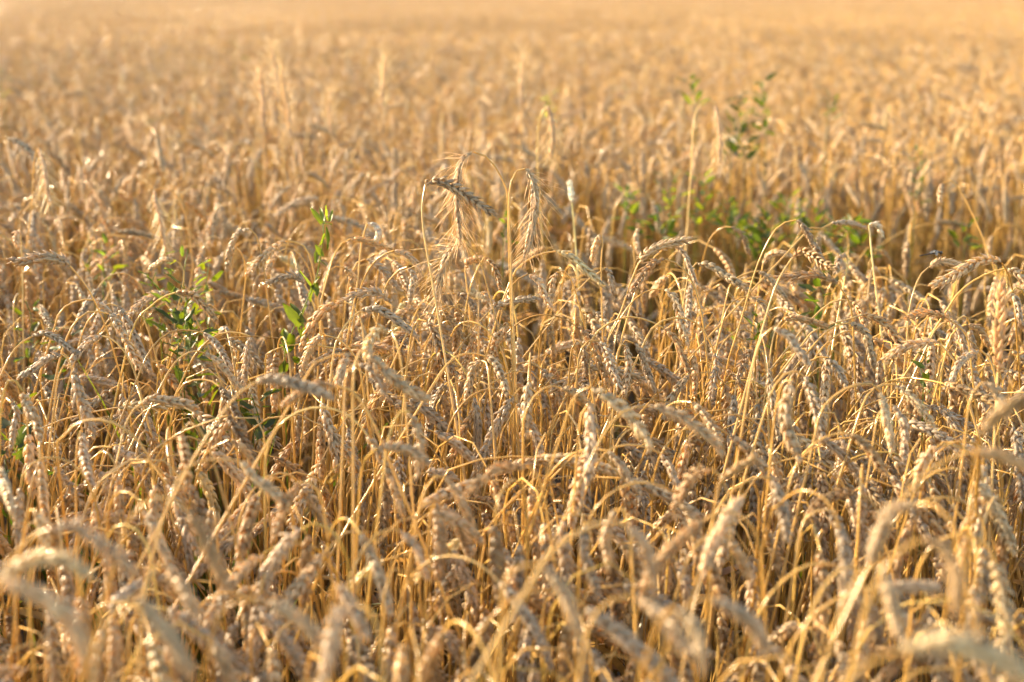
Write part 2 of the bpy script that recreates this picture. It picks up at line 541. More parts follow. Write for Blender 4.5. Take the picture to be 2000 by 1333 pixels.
wheat([(785, 800), (800, 675), (808, 637), (817, 622), (833, 628)], [(835, 630), (850, 652), (860, 682), (875, 710), (893, 735)], 1.82)
wheat([(800, 640), (825, 590), (855, 576), (890, 573)], [(892, 573), (910, 582), (925, 600), (937, 620)], 1.97)
wheat([(800, 700), (820, 620), (838, 613), (855, 612)], [(857, 612), (877, 622), (892, 640), (905, 662)], 1.9)
wheat([(845, 680), (852, 610), (870, 596), (888, 601)], [(890, 603), (895, 625), (890, 660), (890, 690)], 1.96)
wheat([(860, 640), (870, 600), (895, 602), (913, 620), (921, 640)], [(922, 642), (923, 667), (912, 700), (905, 725)], 1.9)
wheat([(935, 720), (935, 600), (937, 580), (941, 571)], [(942, 570), (957, 585), (962, 607), (957, 650)], 1.95)
wheat([(870, 720), (905, 670), (930, 637), (957, 606)], [(957, 606), (975, 596), (1000, 589), (1020, 586), (1050, 583)], 1.9)
wheat([(1000, 760), (1005, 680), (1000, 640), (993, 628)], [(992, 630), (982, 650), (970, 667), (962, 695)], 1.85)
wheat([(832, 775), (875, 710), (900, 692), (925, 690), (948, 696)], [(950, 695), (967, 710), (980, 737), (990, 770)], 1.72)
wheat([(960, 800), (955, 740), (952, 712), (945, 702)], [(942, 705), (927, 715), (920, 737), (910, 782)], 1.72)
wheat([(800, 900), (785, 720), (770, 655), (758, 645)], [(758, 645), (738, 645), (722, 668), (715, 692)], 1.5)
wheat([(690, 900), (690, 740), (700, 690), (713, 682)], [(715, 682), (740, 712), (765, 737), (795, 760), (833, 778)], 1.36)
wheat([(590, 750), (612, 715), (637, 697), (662, 692), (679, 692)], [(680, 692), (670, 715), (660, 747)], 1.4)
wheat([(670, 850), (675, 740), (685, 715), (699, 712)], [(700, 712), (720, 720), (737, 742), (750, 770)], 1.4)
wheat([(350, 950), (400, 860), (440, 800), (470, 765), (498, 748)], [(500, 747), (530, 740), (565, 747), (600, 757), (645, 775)], 1.22)
wheat([(760, 900), (720, 810), (690, 765), (657, 754)], [(655, 755), (620, 752), (590, 765), (555, 790)], 1.3)
wheat([(960, 660), (985, 580), (1005, 532), (1025, 512), (1050, 498), (1085, 491)], [(1087, 491), (1112, 500), (1137, 522), (1160, 542), (1177, 557)], 1.92)
wheat([(960, 720), (985, 590), (1000, 557), (1015, 543), (1031, 536)], [(1033, 537), (1052, 550), (1063, 575), (1075, 600)], 1.9)
wheat([(1150, 665), (1135, 610), (1120, 557), (1105, 530), (1090, 529)], [(1088, 532), (1080, 550), (1077, 575), (1075, 600)], 1.97)
wheat([(1050, 760), (1055, 660), (1062, 637), (1074, 633)], [(1075, 635), (1078, 660), (1082, 700)], 1.88)
wheat([(1177, 640), (1174, 520), (1178, 470), (1174, 458)], [(1172, 458), (1165, 477), (1157, 506)], 2.02)
wheat([(1088, 615), (1125, 572), (1150, 545), (1170, 533), (1183, 523)], [(1185, 522), (1192, 540), (1198, 572)], 2.02)
wheat([(1185, 740), (1187, 665), (1212, 612), (1230, 557), (1245, 520)], [(1247, 515), (1262, 497), (1287, 482), (1315, 475), (1345, 468)], 1.9,
      'wheat whose ear rises level over two nodding ears, midway to the tall arched stem')
wheat([(1385, 765), (1380, 690), (1370, 610), (1350, 545), (1325, 517), (1302, 507)], [(1298, 507), (1275, 515), (1257, 535), (1240, 560), (1230, 577)], 1.87)
wheat([(1215, 660), (1245, 560), (1275, 507), (1295, 487), (1315, 478)], [(1317, 480), (1335, 495), (1345, 517), (1360, 555)], 1.93)
wheat([(1160, 760), (1187, 667), (1212, 622), (1237, 587), (1262, 569), (1288, 564)], [(1297, 566), (1315, 580), (1325, 605), (1332, 640), (1343, 668)], 1.87)
wheat([(1120, 740), (1160, 657), (1185, 635), (1212, 622), (1237, 619), (1270, 628), (1295, 641)], [(1297, 642), (1317, 660), (1327, 682), (1340, 715), (1350, 737)], 1.85)
wheat([(1330, 640), (1340, 560), (1350, 522), (1361, 514)], [(1362, 514), (1387, 520), (1410, 535), (1430, 547), (1460, 565)], 2.0)
wheat([(1110, 760), (1115, 690), (1122, 668), (1132, 662), (1139, 673)], [(1140, 675), (1142, 700), (1145, 735)], 1.78)
wheat([(1125, 760), (1132, 690), (1150, 665), (1170, 666)], [(1172, 667), (1185, 687), (1195, 717), (1210, 757)], 1.76)
wheat([(1162, 800), (1150, 720), (1158, 682)], [(1160, 682), (1170, 707), (1187, 752)], 1.78)
wheat([(1202, 740), (1206, 690), (1213, 672), (1221, 672)], [(1222, 675), (1227, 700), (1225, 737), (1220, 770)], 1.78)
wheat([(1200, 760), (1208, 690), (1217, 667), (1225, 663), (1238, 671)], [(1240, 672), (1252, 690), (1262, 720), (1278, 762)], 1.78)
wheat([(1245, 700), (1275, 640), (1310, 622), (1345, 623), (1370, 640), (1385, 665), (1396, 689)], [(1397, 690), (1400, 715), (1392, 750), (1387, 778)], 1.82)
wheat([(1340, 800), (1345, 720), (1352, 693)], [(1355, 695), (1358, 725), (1357, 768)], 1.85)
wheat([(1500, 800), (1497, 720), (1487, 680)], [(1475, 677), (1462, 690), (1450, 717), (1440, 748)], 1.8)
wheat([(1420, 720), (1425, 697), (1450, 617), (1475, 530), (1500, 472), (1522, 440), (1550, 430)], [(1555, 430), (1572, 447), (1585, 472), (1607, 508)], 1.88,
      'tallest arched wheat stem with a sharp brown ear hanging over the dark gap', ec=(0.47, 0.34, 0.20))
wheat([(1465, 730), (1490, 642), (1512, 567), (1530, 530), (1549, 503)], [(1550, 502), (1567, 492), (1587, 500), (1607, 515), (1630, 526)], 1.68)
wheat([(1668, 680), (1665, 620), (1660, 592), (1647, 570), (1636, 556)], [(1635, 555), (1615, 542), (1587, 537), (1550, 542), (1518, 543)], 1.88, ec=(0.52, 0.36, 0.19))
wheat([(1470, 650), (1480, 580), (1488, 530)], [(1490, 517), (1502, 500), (1522, 495), (1548, 502)], 2.1)
wheat([(1400, 680), (1425, 560), (1445, 540), (1480, 528)], [(1482, 530), (1500, 542), (1515, 560), (1537, 587)], 2.0)
wheat([(1400, 675), (1420, 605), (1437, 585), (1457, 579), (1466, 580)], [(1467, 580), (1485, 590), (1500, 617)], 1.95)
wheat([(1490, 800), (1510, 660), (1520, 635), (1528, 626)], [(1530, 625), (1552, 622), (1580, 627), (1615, 638)], 1.8)
wheat([(1557, 657), (1587, 622), (1620, 592), (1650, 585), (1664, 589)], [(1665, 590), (1677, 605), (1690, 640)], 1.92)
wheat([(1440, 900), (1470, 720), (1490, 655), (1508, 642)], [(1510, 642), (1537, 655), (1555, 680), (1578, 710)], 1.5)
wheat([(1562, 680), (1587, 650), (1612, 637), (1650, 626), (1684, 616)], [(1685, 615), (1717, 625), (1740, 647), (1762, 682)], 1.86)
wheat([(1560, 710), (1585, 680), (1610, 652), (1635, 635), (1658, 631)], [(1660, 632), (1685, 645), (1697, 675), (1707, 717)], 1.82)
wheat([(1800, 700), (1830, 640), (1860, 625)], [(1862, 626), (1877, 650), (1887, 690)], 1.85)
wheat([(1840, 720), (1860, 650), (1888, 634)], [(1890, 635), (1912, 645), (1932, 675)], 1.87)
wheat([(1985, 640), (1980, 580), (1970, 537), (1957, 514)], [(1955, 512), (1932, 508), (1910, 512), (1880, 527), (1847, 547), (1822, 557)], 1.87)
wheat([(1770, 680), (1777, 600), (1795, 542), (1813, 523)], [(1815, 522), (1832, 512), (1857, 514), (1882, 520)], 2.0,
      'sharp wheat with the level ear that carries the dragonfly', )
wheat([(1847, 610), (1875, 570), (1912, 542), (1952, 527), (1966, 525)], [(1967, 525), (1985, 532), (2005, 555)], 1.9)
wheat([(2010, 660), (2005, 585), (1990, 560), (1978, 568)], [(1975, 572), (1985, 590), (1993, 625)], 1.85)
wheat([(1940, 900), (1945, 800), (1949, 727)], [(1949, 725), (1950, 680), (1953, 620), (1957, 556)], 1.5,
      'stiff wheat with a pale ear standing bolt upright, not nodding', tint=(1.1, 1.12, 1.2))
wheat([(1900, 740), (1890, 660), (1872, 637), (1858, 628)], [(1857, 627), (1837, 615), (1807, 612), (1770, 622)], 1.83)
wheat([(1890, 780), (1865, 707), (1850, 687), (1834, 671)], [(1832, 670), (1800, 670), (1762, 680), (1728, 702)], 1.7)
wheat([(1950, 830), (1945, 740), (1930, 695), (1914, 684)], [(1912, 685), (1890, 695), (1870, 717), (1857, 750)], 1.7)
wheat([(1550, 800), (1560, 732), (1580, 707), (1600, 697), (1618, 699)], [(1620, 700), (1635, 720), (1652, 752)], 1.75)
wheat([(1060, 960), (1090, 870), (1115, 790), (1130, 765), (1153, 756)], [(1155, 757), (1185, 775), (1220, 805), (1245, 835), (1268, 870)], 1.32)
wheat([(1130, 950), (1180, 847), (1212, 807), (1237, 796), (1263, 793)], [(1265, 792), (1295, 800), (1332, 815), (1362, 837), (1395, 862), (1408, 885)], 1.3)
wheat([(1270, 860), (1300, 797), (1325, 785), (1350, 786)], [(1352, 787), (1370, 805), (1390, 832), (1408, 860)], 1.5)
wheat([(1120, 1000), (1130, 850), (1138, 800), (1149, 790)], [(1150, 792), (1155, 837), (1155, 887), (1148, 940)], 1.36)
wheat([(1060, 960), (1080, 920), (1112, 890), (1150, 877), (1185, 881)], [(1187, 882), (1212, 910), (1230, 935), (1248, 962)], 1.42)
wheat([(1130, 1000), (1160, 920), (1185, 882), (1207, 872), (1237, 869), (1267, 875), (1290, 886)], [(1292, 887), (1305, 905), (1315, 930), (1328, 955)], 1.5)
wheat([(1430, 1100), (1420, 960), (1405, 925), (1391, 916)], [(1390, 917), (1362, 925), (1342, 947), (1315, 992)], 1.18)
wheat([(1385, 1150), (1395, 1000), (1404, 942)], [(1405, 940), (1440, 915), (1472, 895)], 1.15,
      'dull brown blurred ear slanting upward, low in the middle of the field edge', tint=(0.75, 0.68, 0.5))
wheat([(1030, 1150), (1075, 1080), (1125, 1042), (1175, 1017), (1220, 1020)], [(1225, 1027), (1260, 1070), (1280, 1145)], 1.0)
wheat([(1240, 1200), (1228, 1020), (1215, 990), (1203, 992)], [(1200, 997), (1185, 1050), (1190, 1107)], 1.1)
wheat([(980, 1200), (985, 1125), (1010, 1108), (1045, 1102), (1062, 1105)], [(1065, 1107), (1100, 1157), (1130, 1232)], 0.98)
wheat([(1130, 1200), (1135, 1060), (1142, 1022)], [(1143, 1025), (1142, 1080), (1168, 1160)], 1.15)
wheat([(1130, 1333), (1150, 1220), (1170, 1190), (1200, 1167), (1235, 1167)], [(1240, 1170), (1280, 1192), (1310, 1222), (1345, 1272)], 0.95)
wheat([(1250, 1333), (1275, 1250), (1295, 1200), (1318, 1187)], [(1322, 1190), (1355, 1225), (1375, 1300)], 0.85)
wheat([(1300, 1280), (1330, 1190), (1360, 1170), (1392, 1170)], [(1395, 1172), (1435, 1192), (1470, 1222), (1500, 1270)], 0.95)
wheat([(1310, 1200), (1345, 1090), (1370, 1055), (1395, 1045), (1423, 1050)], [(1425, 1052), (1445, 1087), (1462, 1127)], 1.12)
wheat([(1370, 1100), (1400, 1000), (1440, 950), (1480, 932), (1508, 935)], [(1510, 937), (1527, 987), (1538, 1055)], 1.2)
wheat([(1530, 1000), (1550, 920), (1590, 867), (1630, 848), (1658, 847)], [(1660, 847), (1695, 877), (1730, 927)], 1.38)
wheat([(1590, 860), (1605, 800), (1650, 760), (1695, 748), (1715, 755)], [(1720, 765), (1730, 810), (1742, 880)], 1.45)
wheat([(1700, 900), (1715, 810), (1735, 788)], [(1745, 792), (1765, 830), (1766, 895)], 1.5)
wheat([(1500, 950), (1515, 800), (1530, 745), (1545, 738)], [(1548, 742), (1535, 790), (1537, 835), (1560, 895)], 1.35)
wheat([(1480, 850), (1510, 760), (1540, 725), (1565, 727)], [(1570, 735), (1592, 790), (1605, 855)], 1.52)
wheat([(1650, 900), (1690, 780), (1715, 755), (1748, 751)], [(1750, 752), (1785, 782), (1824, 830)], 1.6)
wheat([(1730, 1060), (1715, 1000), (1695, 972), (1674, 964)], [(1672, 964), (1640, 965), (1600, 985), (1573, 1020)], 1.35)
wheat([(1545, 1150), (1565, 1030), (1590, 1000), (1618, 996)], [(1620, 997), (1640, 1032), (1652, 1085)], 1.25)
wheat([(1930, 1000), (1910, 900), (1880, 875), (1850, 868), (1830, 870)], [(1827, 872), (1800, 907), (1787, 965)], 1.35)
wheat([(1700, 1100), (1760, 980), (1820, 915), (1890, 883)], [(1895, 882), (1950, 890), (2010, 915)], 1.05)
wheat([(1900, 1200), (1860, 1020), (1820, 985), (1795, 984)], [(1790, 985), (1740, 1005), (1700, 1095)], 1.0)
wheat([(1660, 1330), (1700, 1160), (1740, 1090), (1795, 1055)], [(1800, 1055), (1835, 1067), (1862, 1120), (1870, 1190)], 0.85)
wheat([(1600, 1333), (1640, 1200), (1680, 1115), (1710, 1104)], [(1715, 1107), (1740, 1167), (1754, 1240)], 0.95)
wheat([(1600, 1400), (1670, 1310), (1758, 1272)], [(1760, 1272), (1850, 1257), (1940, 1282), (2010, 1325)], 0.72)
wheat([(1890, 1100), (1905, 900), (1914, 855)], [(1915, 850), (1960, 800), (2010, 778)], 1.0,
      'dark brown blurred ear slanting up out of the frame edge below the upright ear', tint=(0.6, 0.52, 0.38))
wheat([(1880, 900), (1895, 780), (1918, 747)], [(1920, 747), (1945, 765), (1965, 810)], 1.35)
wheat([(30, 1200), (45, 1050), (55, 1000), (67, 993)], [(70, 997), (85, 1042), (97, 1090)], 1.15)
wheat([(-20, 1200), (20, 1100), (60, 1050), (98, 1033)], [(100, 1032), (145, 1027), (180, 1052), (230, 1087), (265, 1120)], 1.02)
wheat([(-80, 1300), (-50, 1180), (-5, 1133)], [(0, 1130), (55, 1097), (115, 1092), (172, 1120)], 0.9)
wheat([(-60, 1330), (-40, 1190), (-5, 1150)], [(0, 1147), (50, 1150), (100, 1180), (140, 1217), (162, 1280)], 0.8)
wheat([(300, 1080), (340, 950), (375, 907), (425, 897), (468, 901)], [(470, 902), (500, 937), (540, 967), (558, 1000)], 1.2)
wheat([(640, 1060), (630, 980), (610, 945), (590, 940)], [(585, 942), (555, 992), (535, 1050)], 1.2)
wheat([(225, 1100), (250, 1020), (290, 975), (325, 967), (360, 990)], [(365, 997), (395, 1047), (415, 1092), (440, 1147)], 1.05)
wheat([(180, 1333), (200, 1230), (235, 1170), (265, 1163)], [(270, 1167), (310, 1217), (340, 1257), (372, 1312)], 0.88)
wheat([(270, 1300), (285, 1150), (310, 1100), (322, 1103)], [(325, 1107), (355, 1147), (382, 1200)], 1.05)
wheat([(400, 1300), (430, 1200), (470, 1170), (513, 1171)], [(515, 1172), (565, 1197), (600, 1227), (632, 1260)], 1.0)
wheat([(750, 1333), (740, 1230), (720, 1187), (699, 1180)], [(695, 1182), (660, 1207), (645, 1267), (635, 1322)], 0.95)
wheat([(640, 1300), (645, 1170), (655, 1140)], [(660, 1142), (690, 1190), (717, 1245)], 1.05)
wheat([(660, 1200), (700, 1090), (740, 1040), (776, 1035)], [(780, 1037), (810, 1067), (834, 1127)], 1.15)
wheat([(830, 1200), (838, 1030), (846, 982)], [(850, 985), (860, 1047), (855, 1127)], 1.15)
wheat([(800, 1100), (825, 970), (850, 930), (867, 929)], [(870, 932), (900, 977), (928, 1042)], 1.25)
wheat([(1080, 1080), (1060, 960), (1045, 920), (1029, 911)], [(1025, 912), (985, 912), (950, 930), (912, 965)], 1.22)
wheat([(700, 1000), (705, 925), (715, 895), (737, 876)], [(740, 875), (770, 872), (800, 882), (838, 905)], 1.25)
wheat([(740, 1000), (760, 850), (785, 800), (797, 800)], [(800, 805), (815, 840), (822, 880), (815, 930)], 1.3)
wheat([(850, 583), (835, 500), (827, 450), (824, 400), (830, 370)], [(831, 362), (850, 353), (880, 362), (910, 382), (945, 407), (965, 417)], 1.81,
      'tall wheat whose ear crosses in front of the bristly rye ear', ec=(0.50, 0.37, 0.215))
wheat([(920, 640), (912, 560), (908, 528)], [(908, 524), (920, 508), (942, 506)], 2.0)
wheat([(905, 640), (915, 575), (930, 530), (945, 504)], [(947, 503), (962, 517), (972, 540), (978, 564)], 1.97)
wheat([(1925, 480), (1900, 420), (1875, 370), (1858, 352), (1846, 353)], [(1842, 358), (1837, 372), (1836, 392)], 2.4,
      'soft-focus wheat arched like a crook above the others, behind the dragonfly')
wheat([(-60, 420), (-30, 300), (10, 268)], [(15, 270), (40, 280), (60, 300), (75, 330)], 2.7)
wheat([(1130, 560), (1122, 450), (1117, 397)], [(1117, 395), (1116, 380), (1113, 356)], 2.4,
      'short bleached ear standing upright in the gap beside the forked rye', tint=(1.35, 1.5, 1.95))
wheat([(1720, 640), (1710, 560), (1702, 490), (1698, 445)], [(1697, 440), (1712, 440), (1722, 458)], 2.1,
      'bleached upright straw with a bent pale tip, between the tall stem and the dragonfly', tint=(1.2, 1.35, 1.7))
wheat([(45, 640), (44, 540), (41, 470), (39, 452)], [(38, 448), (34, 458), (33, 476)], 2.2,
      'thin bleached straw with a tiny broken ear, behind the level ear over the weeds', tint=(1.25, 1.35, 1.7))
wheat([(1640, 600), (1655, 520), (1654, 500)], [(1652, 497), (1640, 505), (1632, 530)], 2.1)
wheat([(1560, 470), (1580, 450), (1620, 445)], [(1625, 437), (1655, 435), (1690, 445)], 2.1)
wheat([(1370, 520), (1385, 470), (1405, 447), (1425, 442)], [(1428, 444), (1450, 460), (1462, 495)], 2.3)
wheat([(1240, 520), (1237, 480), (1245, 450), (1253, 440)], [(1246, 445), (1243, 465), (1247, 495)], 2.4)
wheat([(640, 490), (660, 470), (690, 470)], [(480, 448), (462, 455), (452, 475), (445, 502)], 2.1)
H.pop()
wheat([(530, 640), (515, 520), (503, 465), (490, 448)], [(487, 447), (467, 455), (455, 475), (443, 505)], 2.05)
wheat([(470, 640), (480, 540), (475, 500), (462, 485)], [(458, 482), (450, 497), (443, 528)], 2.1)
wheat([(340, 640), (360, 540), (352, 515), (340, 508)], [(337, 507), (322, 508), (308, 516), (293, 528)], 2.1)

RYE = [
    ([(1003, 760), (998, 600), (993, 450), (992, 382), (985, 360), (968, 325), (945, 303), (925, 297)],
     [(922, 297), (905, 310), (895, 340), (893, 380), (895, 420), (898, 470)], 1.85, 'tall long-bristled rye nodding behind the crossing wheat ear'),
    ([(1008, 760), (1001, 600), (996, 450), (994, 382), (1000, 350), (1012, 330), (1024, 325)],
     [(1026, 330), (1040, 350), (1045, 385), (1042, 430), (1033, 475), (1026, 500)], 1.84, 'tall long-bristled rye nodding beside the forked stem, nothing crossing it'),
    ([(1000, 760), (965, 610), (952, 562), (940, 515), (925, 490), (907, 476)],
     [(905, 475), (885, 485), (870, 512), (860, 550), (855, 590)], 1.88, 'shorter bristly rye ear hanging below the forked rye pair'),
    ([(300, 700), (370, 560), (372, 480), (355, 400), (330, 370), (305, 368)], [(302, 372), (305, 395), (315, 430), (322, 478)], 2.55, 'soft-focus bristly rye ear hanging behind the green weed clump'),
    ([(520, 420), (516, 330), (513, 255)], [(513, 250), (514, 215), (511, 175), (507, 138)], 3.3, 'blurred upright rye, shorter one beside two taller upright ears'),
    ([(560, 420), (553, 300), (546, 205)], [(545, 200), (543, 165), (537, 130), (531, 92)], 3.5, 'blurred upright rye, topmost of three upright ears standing together'),
    ([(590, 440), (580, 350), (570, 275)], [(568, 270), (564, 230), (557, 185), (550, 138)], 3.2, 'blurred upright rye leaning toward two others, brightest of the three'),
    ([(738, 420), (742, 320), (745, 220)], [(745, 215), (747, 180), (750, 145), (752, 112)], 3.5, 'blurred single upright rye ear far above the bindweed shoot'),
    ([(655, 440), (650, 340), (648, 268)], [(648, 264), (646, 235), (644, 208), (645, 180)], 3.2, 'blurred upright rye between the trio and the single upright ear'),
    ([(1016, 420), (1016, 310), (1018, 208)], [(1018, 205), (1019, 172), (1020, 142), (1022, 110)], 3.5, 'blurred upright rye standing far above the forked rye pair'),
    ([(1060, 480), (1050, 330), (1052, 240), (1065, 210)], [(1070, 207), (1077, 235), (1080, 270), (1076, 305)], 2.8, 'blurred nodding rye ear above and behind the forked rye pair'),
    ([(1340, 480), (1350, 330), (1355, 240), (1365, 207), (1385, 197)], [(1398, 205), (1404, 240), (1407, 275), (1406, 315)], 2.8, 'blurred rye arched over like a cane beside the green weeds in the gap'),
    ([(40, 560), (60, 420), (66, 320), (72, 292)], [(76, 290), (84, 320), (90, 355), (97, 395)], 2.5, 'blurred nodding rye near the edge, high above the level ear'),
]

FOCUS = 1.92


def traced(st, er, z, r):
    """pixels to places: the stalk stands at its own distance, leaning in or out a little, and reaches the soil"""
    st = list(st)
    if z is None:
        v = min(q[1] for q in st + list(er))
        zd = depth_for(v, 0.83)
        z = FOCUS + 0.55 * (zd - FOCUS) if 430 < v < 760 else zd
    elif 1.08 < z < 1.6:
        z += 0.3 * (1.6 - z)
    tilt = r.normal(0, 0.035)
    nod = r.normal(0, 0.016)
    n = len(st)
    S3 = [at(u, v, z - tilt * (n - 1 - i) / n) for i, (u, v) in enumerate(st)]
    m = len(er)
    E3 = [at(u, v, z + nod * (i / max(m - 1, 1)) ** 1.2) for i, (u, v) in enumerate(er)]
    a, b = S3[0], S3[1]
    d = (a - b) / max(np.linalg.norm(a - b), 1e-6)
    if a[2] > 0.06:
        h = a[2]
        run = np.array([d[0], d[1], 0]) / max(-d[2], 0.35)
        root = a + run * h * 0.55
        root[2] = -0.005
        k = np.linspace(0, 1, 5)[:4, None]
        low = root * (1 - k) + a * k + np.array([run[0], run[1], 0]) * (h * 0.12 * np.sin(np.pi * k))
        S3 = list(low) + S3
    S3.append(E3[0]) if np.linalg.norm(S3[-1] - E3[0]) > 0.002 else None
    return np.array(S3), np.array(E3), z


def make_plant(name, cat, st, er, label, group, r, kind='wheat', tint=None, leaf=None, scale=1.0, earcol=None):
    root = bpy.data.objects.new(name, None)
    COL.objects.link(root)
    root.empty_display_size = 0.05
    base = np.array([st[0][0], st[0][1], 0.0])
    root.location = base
    root['category'] = cat
    root['group'] = group
    if label:
        root['label'] = label
    ec, sc = ear_tint(r), stem_tint(r)
    if kind == 'rye':
        ec = np.array([0.64, 0.50, 0.31]) * r.normal(1, 0.05)
    if earcol is not None:
        ec = np.array(earcol)
    if tint is not None:
        ec = np.clip(ec * np.array(tint), 0.03, 0.8); sc = np.clip(sc * np.array(tint), 0.03, 0.8)
    g = Geo(); p = stem(g, st, sc, 0, r, rmax=r.uniform(0.0017, 0.0022))
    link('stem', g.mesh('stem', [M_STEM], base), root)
    g = Geo(); aw = Geo() if kind == 'rye' else None
    ear(g, er, ec, 0, r.uniform(0, 6.28), scale, kind, r, aw)
    eo = link('ear', g.mesh('ear', [M_EAR], base), root)
    if aw is not None:
        link('awns', aw.mesh('awns', [M_EAR], base), eo)
    if leaf if leaf is not None else r.random() < 0.4:
        g = Geo()
        q = p[int(len(p) * r.uniform(0.03, 0.26))]
        dry_leaf(g, q, 0, r)
        link('leaf', g.mesh('leaf', [M_LEAF], base), root)
    return root


def density_here(x, y):
    """a thinner strip runs across the field behind the sharp front stand"""
    if 2.55 < y < 3.6 and x > 0.1:
        return 0.1
    if ((x + 0.46) / 0.30) ** 2 + ((y - 2.05) / 0.36) ** 2 < 1:
        return 0.5          # weeds have choked the crop here
    if 2.6 < y < 3.1 and x > -0.5:
        return 0.6
    return 1.0


GW = 'wheat plants standing in the field'
plants = []          # (object, ear centre, ear points, depth)
hero_px = []
for st, er, z, label, k in H:
    S3, E3, zz = traced(st, er, z, rng)
    lenpx = sum(math.dist(er[i], er[i + 1]) for i in range(len(er) - 1))
    wscale = float(np.clip(lenpx * zz / FPX / 0.082, 0.76, 1.02))
    o = make_plant('wheat_plant', 'wheat', S3, E3, label, GW, rng, tint=k.get('tint'), scale=wscale, earcol=k.get('ec'))
    plants.append((o, E3, label))
    hero_px.append((np.mean([q[0] for q in er]), np.mean([q[1] for q in er])))
for st, er, z, label in RYE:
    S3, E3, zz = traced(st, er, z, rng)
    make_plant('rye_plant', 'rye', S3, E3, label, 'rye plants taller than the wheat', rng, kind='rye', leaf=False, tint=(1.14, 1.07, 1.08) if z > 2.4 else None)

# ------------------------------------------------------------------ the other individuals: the largest ears between the traced ones
N_WHEAT = 300
cand = []
while len(plants) < N_WHEAT and len(cand) < 20000:
    cand.append(1)
    z = rng.uniform(0.85, 2.6)
    y = z
    x = rng.uniform(-1, 1) * (0.36 * z + 0.02)
    if rng.random() > density_here(x, y):
        continue
    h = rng.normal(0.77, 0.03) + 0.015 * (z > 2.1)
    st, er = arched(x, y, min(h, 0.82), rng)
    u, v, d = project(er)
    cu, cv = u.mean(), v.mean()
    if not (10 < cu < 1990 and 400 < cv < 1320):
        continue
    gap = 26 * 1.9 / d.mean()
    if min(math.hypot(cu - a, cv - b) for a, b in hero_px) < gap:
        continue
    hero_px.append((cu, cv))
    o = make_plant('wheat_plant', 'wheat', st, er, None, GW, rng, scale=rng.uniform(0.85, 1.02))
    plants.append((o, er, None))

# ------------------------------------------------------------------ the rest of the crop, one object
CELL = 0.6


def crop_patch(size, density, hmean, hsd, lod, r, leaf_p=0.35, big=1.0):
    g = Geo()
    for _ in range(int(size * size * density)):
        x, y = r.uniform(-size / 2, size / 2, 2)
        h = float(np.clip(r.normal(hmean, hsd), 0.45, 0.97))
        st, er = arched(x, y, h, r, ear_len=r.uniform(0.07, 0.1) * big)
        p = stem(g, st, stem_tint(r), lod, r, r.uniform(0.0015, 0.002) * big, mat=1)
        ear(g, er, ear_tint(r), lod, r.uniform(0, 6.28), r.uniform(0.9, 1.05) * big, 'wheat', r, None, 0)
        if r.random() < leaf_p:
            dry_leaf(g, p[int(len(p) * r.uniform(0.15, 0.5))], 1, r, 2)
    return g


def near_cell(cx, cy):
    return 0.3 < cy < 2.75 and abs(cx) < 0.37 * cy + 0.45


near = Geo()
mid_pts, far_pts, edge_pts = [], [], []


for iy in range(-2, 21):
    for ix in range(-12, 13):
        cx, cy = (ix + 0.5) * CELL, (iy + 0.5) * CELL
        if abs(cx) > 0.37 * max(cy, 0) + 1.5:
            continue
        if near_cell(cx, cy):
            for _ in range(int(CELL * CELL * 500)):
                x, y = cx + rng.uniform(-0.5, 0.5) * CELL, cy + rng.uniform(-0.5, 0.5) * CELL
                if rng.random() > density_here(x, y):
                    continue
                front = y < 2.5
                h = float(np.clip(rng.normal(0.695 if y > 1.45 else 0.675, 0.06), 0.45, 0.77)) if front else float(np.clip(rng.normal(0.76, 0.05), 0.55, 0.84))
                st, er = arched(x, y, h, rng)
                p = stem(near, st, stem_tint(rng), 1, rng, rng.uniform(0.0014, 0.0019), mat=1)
                ear(near, er, ear_tint(rng), 1, rng.uniform(0, 6.28), rng.uniform(0.9, 1.08), 'wheat', rng, None, 0)
                if rng.random() < 0.6:
                    dry_leaf(near, p[int(len(p) * rng.uniform(0.03, 0.5))], 1, rng, 2)
            for _ in range(26):      # bare and fallen straws
                x, y = cx + rng.uniform(-0.5, 0.5) * CELL, cy + rng.uniform(-0.5, 0.5) * CELL
                a = np.array([x, y, rng.uniform(0.0, 0.03)])
                az, tl, ln = rng.uniform(0, 6.28), rng.uniform(R(10), R(88)), rng.uniform(0.15, 0.5)
                b = a + ln * np.array([math.sin(tl) * math.cos(az), math.sin(tl) * math.sin(az), math.cos(tl)])
                tube(near, np.array([a, (a + b) / 2 + rng.normal(0, 0.006, 3), b]), 0.0016, stem_tint(rng) * 0.75, 4, 1)
        else:
            sparse = density_here(cx, cy) < 0.5
            mid_pts.append((cx, cy, 4 if sparse else int(rng.integers(0, 4)), int(rng.integers(0, 4))))

FAR = 2.4
y0 = 21 * CELL
for iy in range(0, 26):
    for ix in range(-17, 18):
        cx, cy = (ix + 0.5) * FAR, y0 + (iy + 0.5) * FAR
        if abs(cx) < 0.47 * cy + 3:
            far_pts.append((cx, cy, int(rng.integers(0, 3)), int(rng.integers(0, 4))))
EDGE = 9.6
y1 = y0 + 26 * FAR
for iy in range(0, 22):
    for ix in range(-17, 18):
        cx, cy = (ix + 0.5) * EDGE, y1 + (iy + 0.5) * EDGE
        if abs(cx) < 0.55 * cy + 6:
            edge_pts.append((cx, cy, int(rng.integers(0, 2)), int(rng.integers(0, 4))))

pr = np.random.default_rng(11)
MATS = [M_EAR, M_STEM, M_LEAF]


def proto(name, g):
    return bpy.data.objects.new(name, g.mesh(name, MATS))


